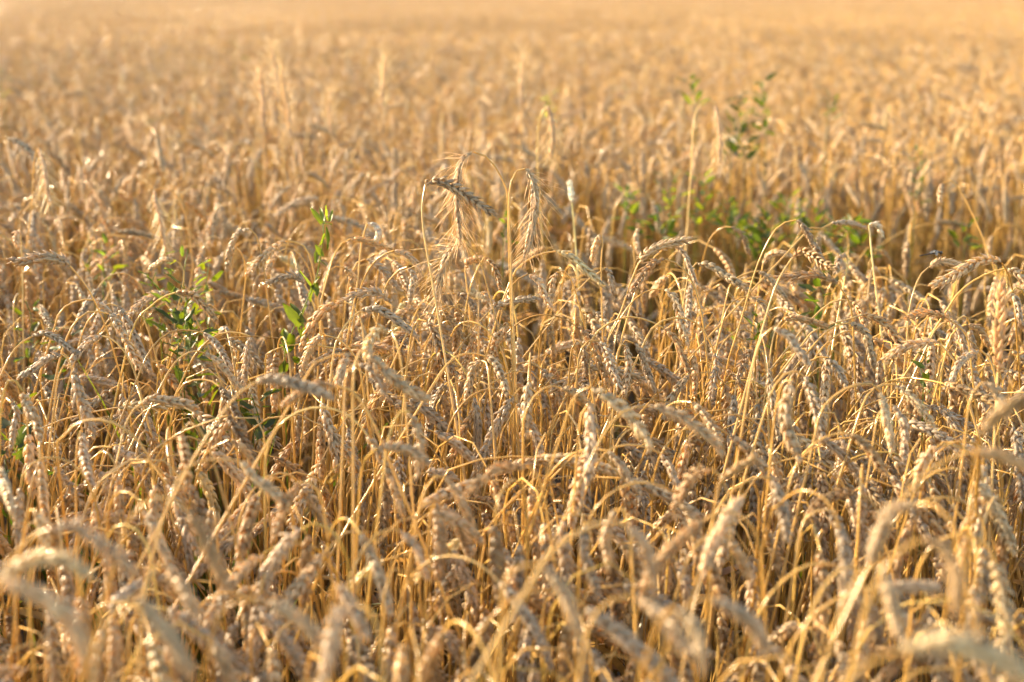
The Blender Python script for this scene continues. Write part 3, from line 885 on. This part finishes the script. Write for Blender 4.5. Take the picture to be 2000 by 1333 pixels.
mid_protos = [proto('crop_sample', crop_patch(CELL, 360, 0.775, 0.055, 1, pr)) for _ in range(4)] + [proto('crop_sample', crop_patch(CELL, 45, 0.58, 0.09, 1, pr))]
far_protos = [proto('crop_sample', crop_patch(FAR, 260, 0.79, 0.055, 2, pr, 0.1, 1.1)) for _ in range(3)]
edge_protos = [proto('crop_sample', crop_patch(EDGE, 110, 0.79, 0.045, 2, pr, 0.0, 1.35)) for _ in range(2)]


def points_object(rows):
    me = bpy.data.meshes.new('crop_points')
    me.vertices.add(len(rows))
    me.vertices.foreach_set('co', np.array([(a, b, 0.0) for a, b, _, _ in rows], dtype=np.float32).ravel())
    me.attributes.new('pick', 'INT', 'POINT').data.foreach_set('value', [c for _, _, c, _ in rows])
    me.attributes.new('turn', 'FLOAT', 'POINT').data.foreach_set('value', [d * math.pi / 2 for _, _, _, d in rows])
    return bpy.data.objects.new('crop_points', me)


ng = bpy.data.node_groups.new('crop', 'GeometryNodeTree')
ng.interface.new_socket('Geometry', in_out='INPUT', socket_type='NodeSocketGeometry')
ng.interface.new_socket('Geometry', in_out='OUTPUT', socket_type='NodeSocketGeometry')
GN, GL = ng.nodes, ng.links
gi, go = GN.new('NodeGroupInput'), GN.new('NodeGroupOutput')
jn = GN.new('GeometryNodeJoinGeometry')
GL.new(jn.outputs[0], go.inputs[0])
GL.new(gi.outputs[0], jn.inputs[0])
for rows, protos in ((mid_pts, mid_protos), (far_pts, far_protos), (edge_pts, edge_protos)):
    po = GN.new('GeometryNodeObjectInfo'); po.inputs['Object'].default_value = points_object(rows)
    ip = GN.new('GeometryNodeInstanceOnPoints')
    j2 = GN.new('GeometryNodeJoinGeometry')
    for q in reversed(protos):      # joined in reverse so that the index matches
        oi = GN.new('GeometryNodeObjectInfo'); oi.inputs['Object'].default_value = q
        gi2 = GN.new('GeometryNodeGeometryToInstance')
        GL.new(oi.outputs['Geometry'], gi2.inputs[0]); GL.new(gi2.outputs[0], j2.inputs[0])
    GL.new(po.outputs['Geometry'], ip.inputs['Points'])
    GL.new(j2.outputs[0], ip.inputs['Instance'])
    ip.inputs['Pick Instance'].default_value = True
    na = GN.new('GeometryNodeInputNamedAttribute'); na.data_type = 'INT'; na.inputs['Name'].default_value = 'pick'
    GL.new(na.outputs['Attribute'], ip.inputs['Instance Index'])
    nb = GN.new('GeometryNodeInputNamedAttribute'); nb.data_type = 'FLOAT'; nb.inputs['Name'].default_value = 'turn'
    cx_ = GN.new('ShaderNodeCombineXYZ')
    GL.new(nb.outputs['Attribute'], cx_.inputs['Z'])
    er_ = GN.new('FunctionNodeEulerToRotation')
    GL.new(cx_.outputs[0], er_.inputs[0]); GL.new(er_.outputs[0], ip.inputs['Rotation'])
    GL.new(ip.outputs[0], jn.inputs[0])

crop = link('wheat_crop', near.mesh('wheat_crop', MATS))
crop['kind'] = 'stuff'
crop['category'] = 'wheat'
crop['label'] = 'the rest of the ripe golden wheat, too many to count, running to the horizon'
crop.modifiers.new('crop', 'NODES').node_group = ng

# ------------------------------------------------------------------ green weeds
GREEN = np.array([0.100, 0.150, 0.020])


def weed_leaf(base, tip, width, col, r, roll=None):
    """a bindweed leaf: an arrowhead blade, two basal lobes, folded along the midrib, with a short stalk"""
    g = Geo()
    d = np.asarray(tip) - np.asarray(base)
    ln = np.linalg.norm(d)
    d = d / ln
    side = norm(np.cross(d, UP + r.normal(0, 0.35, 3)))
    if roll is not None:
        nn = np.cross(side, d)
        side = side * math.cos(roll) + nn * math.sin(roll)
    nr = np.cross(side, d)
    prof = [(-0.10, 0.42, 0.62), (0.05, 0.0, 0.80), (0.2, 0.0, 0.86), (0.45, 0.0, 1.0), (0.7, 0.0, 0.72), (0.88, 0.0, 0.36), (1.0, 0.0, 0.03)]
    v = []
    sag = r.uniform(0.04, 0.22)
    wav = r.uniform(0, 6)
    for t, inner, wd in prof:
        c = np.asarray(base) + d * (max(t, 0.0) * ln) - nr * (sag * ln * t * t)
        for sx in (-1.0, -0.5, 0.0, 0.5, 1.0):
            w_ = sx * wd * width
            lift = abs(sx) * width * (0.35 + 0.15 * math.sin(wav + 9 * t + sx * 2))
            back = (d * (t * ln) if t < 0 and sx != 0 else 0)
            v.append(c + side * w_ + nr * lift + back)
    f = []
    for i in range(len(prof) - 1):
        for j in range(4):
            a = i * 5 + j
            f += [(a, a + 1, a + 6), (a, a + 6, a + 5)]
    g.add(np.array(v), f, np.clip(col, 0.01, 0.5))
    return g


def make_weed(name, cat, stempts, leaves, label, group, r, cmul=1.0, stemr=0.0011):
    root = bpy.data.objects.new(name, None)
    COL.objects.link(root)
    root.empty_display_size = 0.05
    base = np.array([stempts[0][0], stempts[0][1], 0.0])
    root.location = base
    root['category'], root['label'], root['group'] = cat, label, group
    g = Geo()
    p, _ = smooth(stempts, 40)
    tube(g, p, np.linspace(stemr * 1.3, stemr * 0.6, 40), GREEN * np.array([1.5, 1.3, 1.2]) * cmul, 6)
    link('stem', g.mesh('stem', [M_GREEN], base), root)
    for (b, t, wd, c) in leaves:
        lg = weed_leaf(b, t, wd, GREEN * c * cmul, r)
        link('leaf', lg.mesh('leaf', [M_GREEN], base), root)
    return root


GB = 'green weeds growing through the wheat'


def to_ground(p):
    a = np.array(p[0])
    root = np.array([a[0] + rng.normal(0, 0.02), a[1] + rng.normal(0, 0.02), 0.0])
    return [root, root * 0.5 + a * 0.5 + np.array([0.006, 0.004, 0])] + list(p)


# the sharp shoot that climbs between the ears
zs = 1.95
shoot = [at(u, v, zs + 0.01 * math.sin(i * 1.7)) for i, (u, v) in enumerate([(556, 720), (562, 670), (580, 628), (598, 590), (612, 560), (622, 525), (630, 480), (633, 450), (632, 432), (641, 410)])]
sl_ = [((628, 436), (606, 404), .0055, 1.3), ((631, 430), (625, 404), .004, 1.5), ((641, 428), (634, 401), .0045, 1.6), ((645, 432), (650, 410), .004, 1.5),
       ((634, 438), (648, 437), .005, 1.2), ((636, 446), (642, 486), .0075, 1.0), ((632, 458), (626, 482), .005, 1.1), ((628, 500), (616, 478), .006, 1.1),
       ((624, 510), (638, 517), .004, 1.2), ((618, 512), (618, 482), .005, 1.1), ((610, 566), (586, 528), .0065, 1.1), ((612, 562), (622, 540), .006, .9),
       ((613, 560), (603, 588), .008, .8), ((616, 555), (620, 580), .006, .9), ((586, 636), (553, 592), .0095, 1.0), ((588, 628), (567, 588), .008, .8),
       ((590, 622), (594, 595), .006, .8), ((580, 640), (590, 668), .008, .7), ((570, 655), (566, 690), .009, .8), ((562, 680), (553, 636), .0105, 1.1),
       ((558, 690), (548, 672), .008, .9), ((590, 645), (602, 690), .008, .7), ((572, 700), (592, 715), .009, .6), ((560, 710), (545, 735), .009, .6)]
make_weed('bindweed_plant', 'weed', to_ground(shoot),
          [(at(*b, zs + rng.normal(0, 0.008)), at(*t, zs + rng.normal(0, 0.012)), wd * 0.72, np.array([c * 1.05, c, c * 0.9]) * 0.8) for b, t, wd, c in sl_],
          'sharp green bindweed shoot climbing above the ears, narrow pointed leaves', GB, rng)


def weed_at(u, v, z, height_px, spread_px, n, label, cmul=1.0, size=0.026, lower=None):
    if z > 2.6:
        n, size, cmul = int(n * 1.4), size * 1.05, cmul * 1.05
    else:
        cmul *= 0.8
    """a leafy plant whose top shows at (u, v); its leaves fill height_px below that"""
    top = at(u, v, z)
    low = at(u + rng.normal(0, spread_px * 0.2), v + height_px, z)
    pts = [low * (1 - k) + top * k + np.array([rng.normal(0, 0.006), rng.normal(0, 0.01), 0]) for k in np.linspace(0, 1, 5)]
    leaves = []
    sp = spread_px * z / FPX
    for i in range(n):
        k = (i + rng.uniform(0, 0.9)) / n
        b = low * (1 - k) + top * k
        az = i * 2.4 + rng.normal(0, 0.4)
        L_ = 0.85 * size * rng.uniform(0.6, 1.35) * (1.1 - 0.35 * k)
        off = np.array([math.cos(az), math.sin(az), 0])
        b2 = b + off * rng.uniform(0.1, 1.0) * sp * 0.6
        t2 = b2 + L_ * norm(off * 0.75 + np.array([0, 0, rng.uniform(-0.2, 1.0)]))
        leaves.append((b2, t2, L_ * rng.uniform(0.16, 0.30), np.array([rng.uniform(0.9, 1.25), 1.0, 0.9]) * rng.uniform(0.55, 1.15)))
        pts_mid = (b + b2) / 2
    return make_weed('weed_plant', 'weed', to_ground(pts), leaves, label, GB, rng, cmul)


weed_at(352, 490, 2.12, 190, 60, 26, 'brightest leafy weed clump, lit yellow-green, under the level wheat ear', 1.25, 0.03)
weed_at(300, 530, 2.15, 120, 30, 10, 'small weed sprig beside the brightest weed clump, toward the field edge', 1.1)
weed_at(400, 515, 2.20, 200, 40, 16, 'weed sprig behind two arched ears, between the bright clump and bindweed shoot', 1.0)
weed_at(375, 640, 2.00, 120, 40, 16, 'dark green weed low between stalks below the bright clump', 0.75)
weed_at(208, 470, 2.50, 110, 28, 10, 'pale blurred weed sprig behind the level wheat ear', 1.3)
weed_at(170, 462, 2.60, 90, 20, 6, 'small blurred weed sprig, paler neighbour of the one behind the level ear', 1.2)
weed_at(62, 590, 2.25, 130, 40, 12, 'dull weed tuft in shade under the level wheat ear tip', 0.9)
weed_at(118, 640, 2.10, 120, 40, 10, 'shaded weed behind crossing ears, below the level ear', 0.8)
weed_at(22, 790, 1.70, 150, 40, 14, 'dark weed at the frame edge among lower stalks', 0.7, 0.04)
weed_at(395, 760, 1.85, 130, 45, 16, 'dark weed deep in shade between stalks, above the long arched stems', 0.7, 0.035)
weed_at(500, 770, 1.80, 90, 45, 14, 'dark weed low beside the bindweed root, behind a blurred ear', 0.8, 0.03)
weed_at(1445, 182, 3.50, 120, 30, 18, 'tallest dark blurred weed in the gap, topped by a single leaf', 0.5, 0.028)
weed_at(1490, 155, 3.60, 110, 24, 10, 'pale blurred weed beside the tallest dark weed', 0.8, 0.035)
weed_at(1350, 148, 3.70, 60, 34, 9, 'pale blurred weed far behind the cane-shaped rye', 0.85, 0.035)
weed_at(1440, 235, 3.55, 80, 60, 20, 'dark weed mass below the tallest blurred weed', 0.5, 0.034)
weed_at(1622, 176, 3.7, 60, 18, 5, 'small blurred weed far off above the tall arched wheat', 0.8, 0.028)
weed_at(1420, 395, 3.05, 70, 70, 22, 'low spreading weed in the dip between the bright gap weeds', 0.75, 0.03)
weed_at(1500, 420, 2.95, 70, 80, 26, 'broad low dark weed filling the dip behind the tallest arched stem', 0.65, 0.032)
weed_at(1665, 425, 2.85, 80, 60, 18, 'low weed in the dip behind the bleached bent-tipped straw', 0.7, 0.03)
weed_at(1290, 420, 2.9, 50, 60, 14, 'low weed in the dip just behind the ear that rises over two nodding ears', 0.7, 0.028)
weed_at(345, 560, 2.0, 150, 70, 24, 'deep green weed under the two arched ears, full down to its stalks', 0.85, 0.032)
weed_at(1372, 340, 3.20, 110, 30, 14, 'bright blurred weed in the gap under the cane-shaped rye', 1.1, 0.03)
weed_at(1310, 335, 3.25, 90, 40, 10, 'thin blurred weed in the gap above the ear that rises over two others', 1.0, 0.026)
weed_at(1225, 365, 3.15, 70, 30, 10, 'blurred yellow-green weed in the gap nearer the forked rye', 1.2, 0.028)
weed_at(1535, 380, 3.15, 60, 44, 16, 'bright blurred weed sprawling behind the tallest arched stem', 1.1, 0.028)
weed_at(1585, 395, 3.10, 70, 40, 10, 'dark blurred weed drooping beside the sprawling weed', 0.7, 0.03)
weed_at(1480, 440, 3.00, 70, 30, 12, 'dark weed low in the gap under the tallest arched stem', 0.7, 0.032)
weed_at(1625, 425, 2.90, 130, 34, 20, 'upright blurred weed between the tallest arched stem and the bleached straw', 1.1, 0.03)
weed_at(1600, 530, 2.10, 120, 28, 14, 'weed leaves showing between stalks below the level sharp ear', 0.9, 0.028)
weed_at(1792, 290, 3.35, 110, 16, 9, 'thin blurred weed stalk far behind the dragonfly', 1.0, 0.026)
weed_at(1885, 430, 2.95, 60, 30, 8, 'dark blurred weed between arched ears behind the dragonfly', 0.75, 0.026)
weed_at(1812, 690, 1.78, 90, 16, 7, 'single green weed sprig among sharp ears below the dragonfly', 1.0, 0.019)
weed_at(985, 415, 2.50, 60, 20, 7, 'little blurred weed glimpsed behind the fork of the rye', 1.0, 0.022)
weed_at(455, 78, 6.5, 36, 26, 4, 'pale blurred weed, highest one in the far field', 0.8, 0.03)
weed_at(1072, 182, 4.20, 60, 20, 7, 'faint blurred weed far behind the forked rye pair', 1.1, 0.03)
weed_at(1480, 600, 2.00, 80, 26, 9, 'weed leaves low behind the tallest arched stem foot', 0.9, 0.024)
weed_at(4, 135, 4.6, 60, 14, 4, 'faint blurred weed in the far field at the frame edge', 0.8, 0.028)

def grass_tuft(u, v, z, n, h, label):
    """thin green blades from one root, reaching up to about (u, v)"""
    top = at(u, v, z)
    base = np.array([top[0], top[1], 0.0])
    root = bpy.data.objects.new('grass_tuft', None)
    COL.objects.link(root)
    root.location = base
    root['category'], root['label'], root['group'] = 'grass', label, 'green grass tufts low in the wheat'
    for i in range(n):
        az = rng.uniform(0, 6.28)
        L_ = max(top[2], 0.2) * rng.uniform(0.55, 0.92)
        k = np.linspace(0, 1, 10)
        th = R(3) + k ** 1.8 * rng.uniform(R(15), R(100))
        st_ = L_ / 9
        hx, hz = np.cumsum(np.sin(th)) * st_, np.cumsum(np.cos(th)) * st_
        b = base + np.array([rng.normal(0, 0.018), rng.normal(0, 0.018), 0])
        p = np.stack([b[0] + np.cos(az) * hx, b[1] + np.sin(az) * hx, hz], axis=1)
        p = np.vstack([b[None], p])
        g = Geo()
        w_ = np.interp(np.linspace(0, 1, 11), [0, 0.3, 0.7, 1], [0.0022, 0.0034, 0.0026, 0.0003]) * rng.uniform(0.7, 1.25)
        ribbon(g, p, w_, GREEN * rng.uniform(0.4, 0.75) * np.array([rng.uniform(0.8, 1.3), 1, 1]), rng.uniform(0, 6.28), rng.uniform(-1.2, 1.2), 0.35)
        link('blade', g.mesh('blade', [M_GREEN], base), root)


grass_tuft(60, 600, 2.15, 14, 0, 'grass blades behind the level ear, beside the dull shaded weed tuft')
grass_tuft(130, 650, 2.1, 12, 0, 'thin grass blades below two crossing ears under the level ear')
grass_tuft(385, 700, 1.95, 18, 0, 'thickest dark grass tuft, under the brightest weed clump')
grass_tuft(420, 780, 1.85, 14, 0, 'dark grass blades low between stalks, above the long arched stems')
grass_tuft(25, 770, 1.75, 16, 0, 'grass tuft at the frame edge among the lower stalks')
grass_tuft(330, 600, 2.05, 12, 0, 'grass blades growing inside the brightest weed clump')
grass_tuft(1625, 480, 2.35, 14, 0, 'grass blades standing beside the upright blurred weed in the gap')
grass_tuft(1500, 400, 2.9, 16, 0, 'blurred grass tuft in the dip behind the tallest arched stem')

# ------------------------------------------------------------------ the dragonfly
def dragonfly():
    z = 1.99
    m, t, N, L, P = material('dragonfly_body')
    P.inputs['Base Color'].default_value = (0.035, 0.022, 0.012, 1); P.inputs['Roughness'].default_value = 0.35
    mw, t, N, L, Pw = material('dragonfly_wing')
    Pw.inputs['Base Color'].default_value = (0.55, 0.5, 0.4, 1); Pw.inputs['Roughness'].default_value = 0.15
    Pw.inputs['Alpha'].default_value = 0.28
    g = Geo()
    tail, waist, thorax, head = at(1795, 500.5, z), at(1824, 494.5, z - .004), at(1831, 492.5, z - .005), at(1839, 494.5, z - .006)
    p, _ = smooth([tail, (tail + waist) / 2, waist, thorax, (thorax + head) / 2, head, head + (head - thorax) * 0.3], 40)
    s = np.linspace(0, 1, 40)
    rad = np.interp(s, [0, .04, .3, .52, .60, .68, .75, .82, .85, .92, .97, 1], [.0005, .0010, .0008, .0011, .0015, .0030, .0028, .0015, .0012, .0026, .0022, .0003])
    tube(g, p, rad, (1, 1, 1), 10)
    base = np.array(at(1836, 505, z)); base = thorax.copy()
    root = link('dragonfly', g.mesh('dragonfly', [m], base), None, base)
    root['label'] = 'small dark dragonfly perched on top of a level wheat ear'
    root['category'] = 'dragonfly'
    back = norm(thorax - head)
    sidev = norm(np.cross(back, UP))
    for sx in (1, -1):
        for off, swp, ln in ((0.0006, 0.10, 0.024), (-0.0022, 0.42, 0.022)):
            wg = Geo()
            a = thorax - back * off + UP * 0.002
            d = norm(sidev * sx + back * swp - UP * 0.16)
            k = np.linspace(0, 1, 10)
            ch = norm(back - d * (back @ d))
            wd = np.interp(k, [0, .15, .6, .9, 1], [.0008, .0022, .0032, .0022, .0003])
            v = []
            for ki, wi in zip(k, wd):
                c = a + d * ki * ln
                v += [c - ch * wi * 0.4, c + ch * wi]
            f = []
            for i in range(9):
                f += [(2 * i, 2 * i + 1, 2 * i + 3), (2 * i, 2 * i + 3, 2 * i + 2)]
            wg.add(np.array(v), f, (1, 1, 1))
            link('wing', wg.mesh('wing', [mw], base), root)
    for sx in (1, -1):
        for dx in (-0.002, 0.0005, 0.003):
            lg = Geo()
            a = thorax - back * dx - UP * 0.001
            kn = a + sidev * sx * 0.0035 - UP * 0.003 - back * 0.002
            ft = at(1833 + (dx * 900), 510.5, z) + sidev * sx * 0.0025
            tube(lg, np.array([a, kn, ft]), 0.00032, (1, 1, 1), 4)
            link('leg', lg.mesh('leg', [m], base), root)


dragonfly()

# ------------------------------------------------------------------ labels that single out each wheat plant
LAND = [('the forked rye', 975, 400), ('the bindweed shoot', 605, 540), ('the dragonfly', 1818, 495), ('the upright ear', 1953, 640), ('the bright weed clump', 350, 580),
        ('the tallest arched stem', 1520, 480), ('the level ear over the weeds', 80, 508), ('the shorter rye', 870, 530), ('the dull brown slanting ear', 1440, 915), ('the dark brown ear', 1960, 810),
        ('the low dark weed', 395, 820), ('the weed at the frame edge', 22, 860), ('the small sprig of weed', 1812, 735), ('the ear rising over two nodding ears', 1295, 485)]
ORD = ['first', 'second', 'third', 'fourth', 'fifth', 'sixth', 'seventh', 'eighth', 'ninth', 'tenth', 'eleventh', 'twelfth', 'thirteenth', 'fourteenth', 'fifteenth', 'sixteenth',
       'seventeenth', 'eighteenth', 'nineteenth', 'twentieth', 'twenty-first', 'twenty-second', 'twenty-third', 'twenty-fourth', 'twenty-fifth']
book = {}
for o, er, label in plants:
    if label:
        continue
    u, v, z = project(er)
    dx, dy = u[-1] - u[0], v[-1] - v[0]
    if dy < -abs(dx) * 0.5:
        look = 'upward-pointing'
    elif abs(dx) < 0.35 * abs(dy):
        look = 'straight-hanging'
    elif abs(dy) < 0.45 * abs(dx):
        look = 'level left-pointing' if dx < 0 else 'level right-pointing'
    else:
        look = 'left-drooping' if dx < 0 else 'right-drooping'
    zm = z.mean()
    focus = 'large blurred' if zm < 1.25 else ('softly blurred' if zm < 1.55 or zm > 2.35 else 'sharp')
    cu, cv = u.mean(), v.mean()
    name, lu, lv = min(LAND, key=lambda q: math.hypot(q[1] - cu, q[2] - cv))
    ax, ay = cu - lu, cv - lv
    rel = ('below' if ay > 0 else 'above') if abs(ay) > abs(ax) else ('rightward of' if ax > 0 else 'leftward of')
    book.setdefault((focus, look, rel, name), []).append((math.hypot(ax, ay), o))
for (focus, look, rel, name), rows in book.items():
    rows.sort(key=lambda q: q[0])
    for i, (_, o) in enumerate(rows):
        o['label'] = f'{focus} {look} wheat ear, {rel} {name}' if len(rows) == 1 else f'{focus} {look} wheat ear, {ORD[i]} out {rel} {name}'

# ------------------------------------------------------------------ air
def haze():
    lo, hi = np.array([-420.0, -8.0, -1.1]), np.array([420.0, 420.0, 1.75])
    c = [(x, y, z) for z in (lo[2], hi[2]) for y in (lo[1], hi[1]) for x in (lo[0], hi[0])]
    q = [(0, 2, 3, 1), (4, 5, 7, 6), (0, 1, 5, 4), (2, 6, 7, 3), (0, 4, 6, 2), (1, 3, 7, 5)]
    me = bpy.data.meshes.new('haze'); me.from_pydata(c, [], q)
    m = bpy.data.materials.new('haze'); m.use_nodes = True
    t = m.node_tree; t.nodes.clear()
    o = t.nodes.new('ShaderNodeOutputMaterial'); v = t.nodes.new('ShaderNodeVolumePrincipled')
    v.inputs['Color'].default_value = (0.80, 0.86, 0.94, 1)
    v.inputs['Density'].default_value = 0.0004
    v.inputs['Anisotropy'].default_value = 0.1
    t.links.new(v.outputs[0], o.inputs['Volume'])
    me.materials.append(m)
    ob = link('haze', me)
    ob['kind'] = 'stuff'
    ob['label'] = 'thin golden evening haze over the far field'


haze()
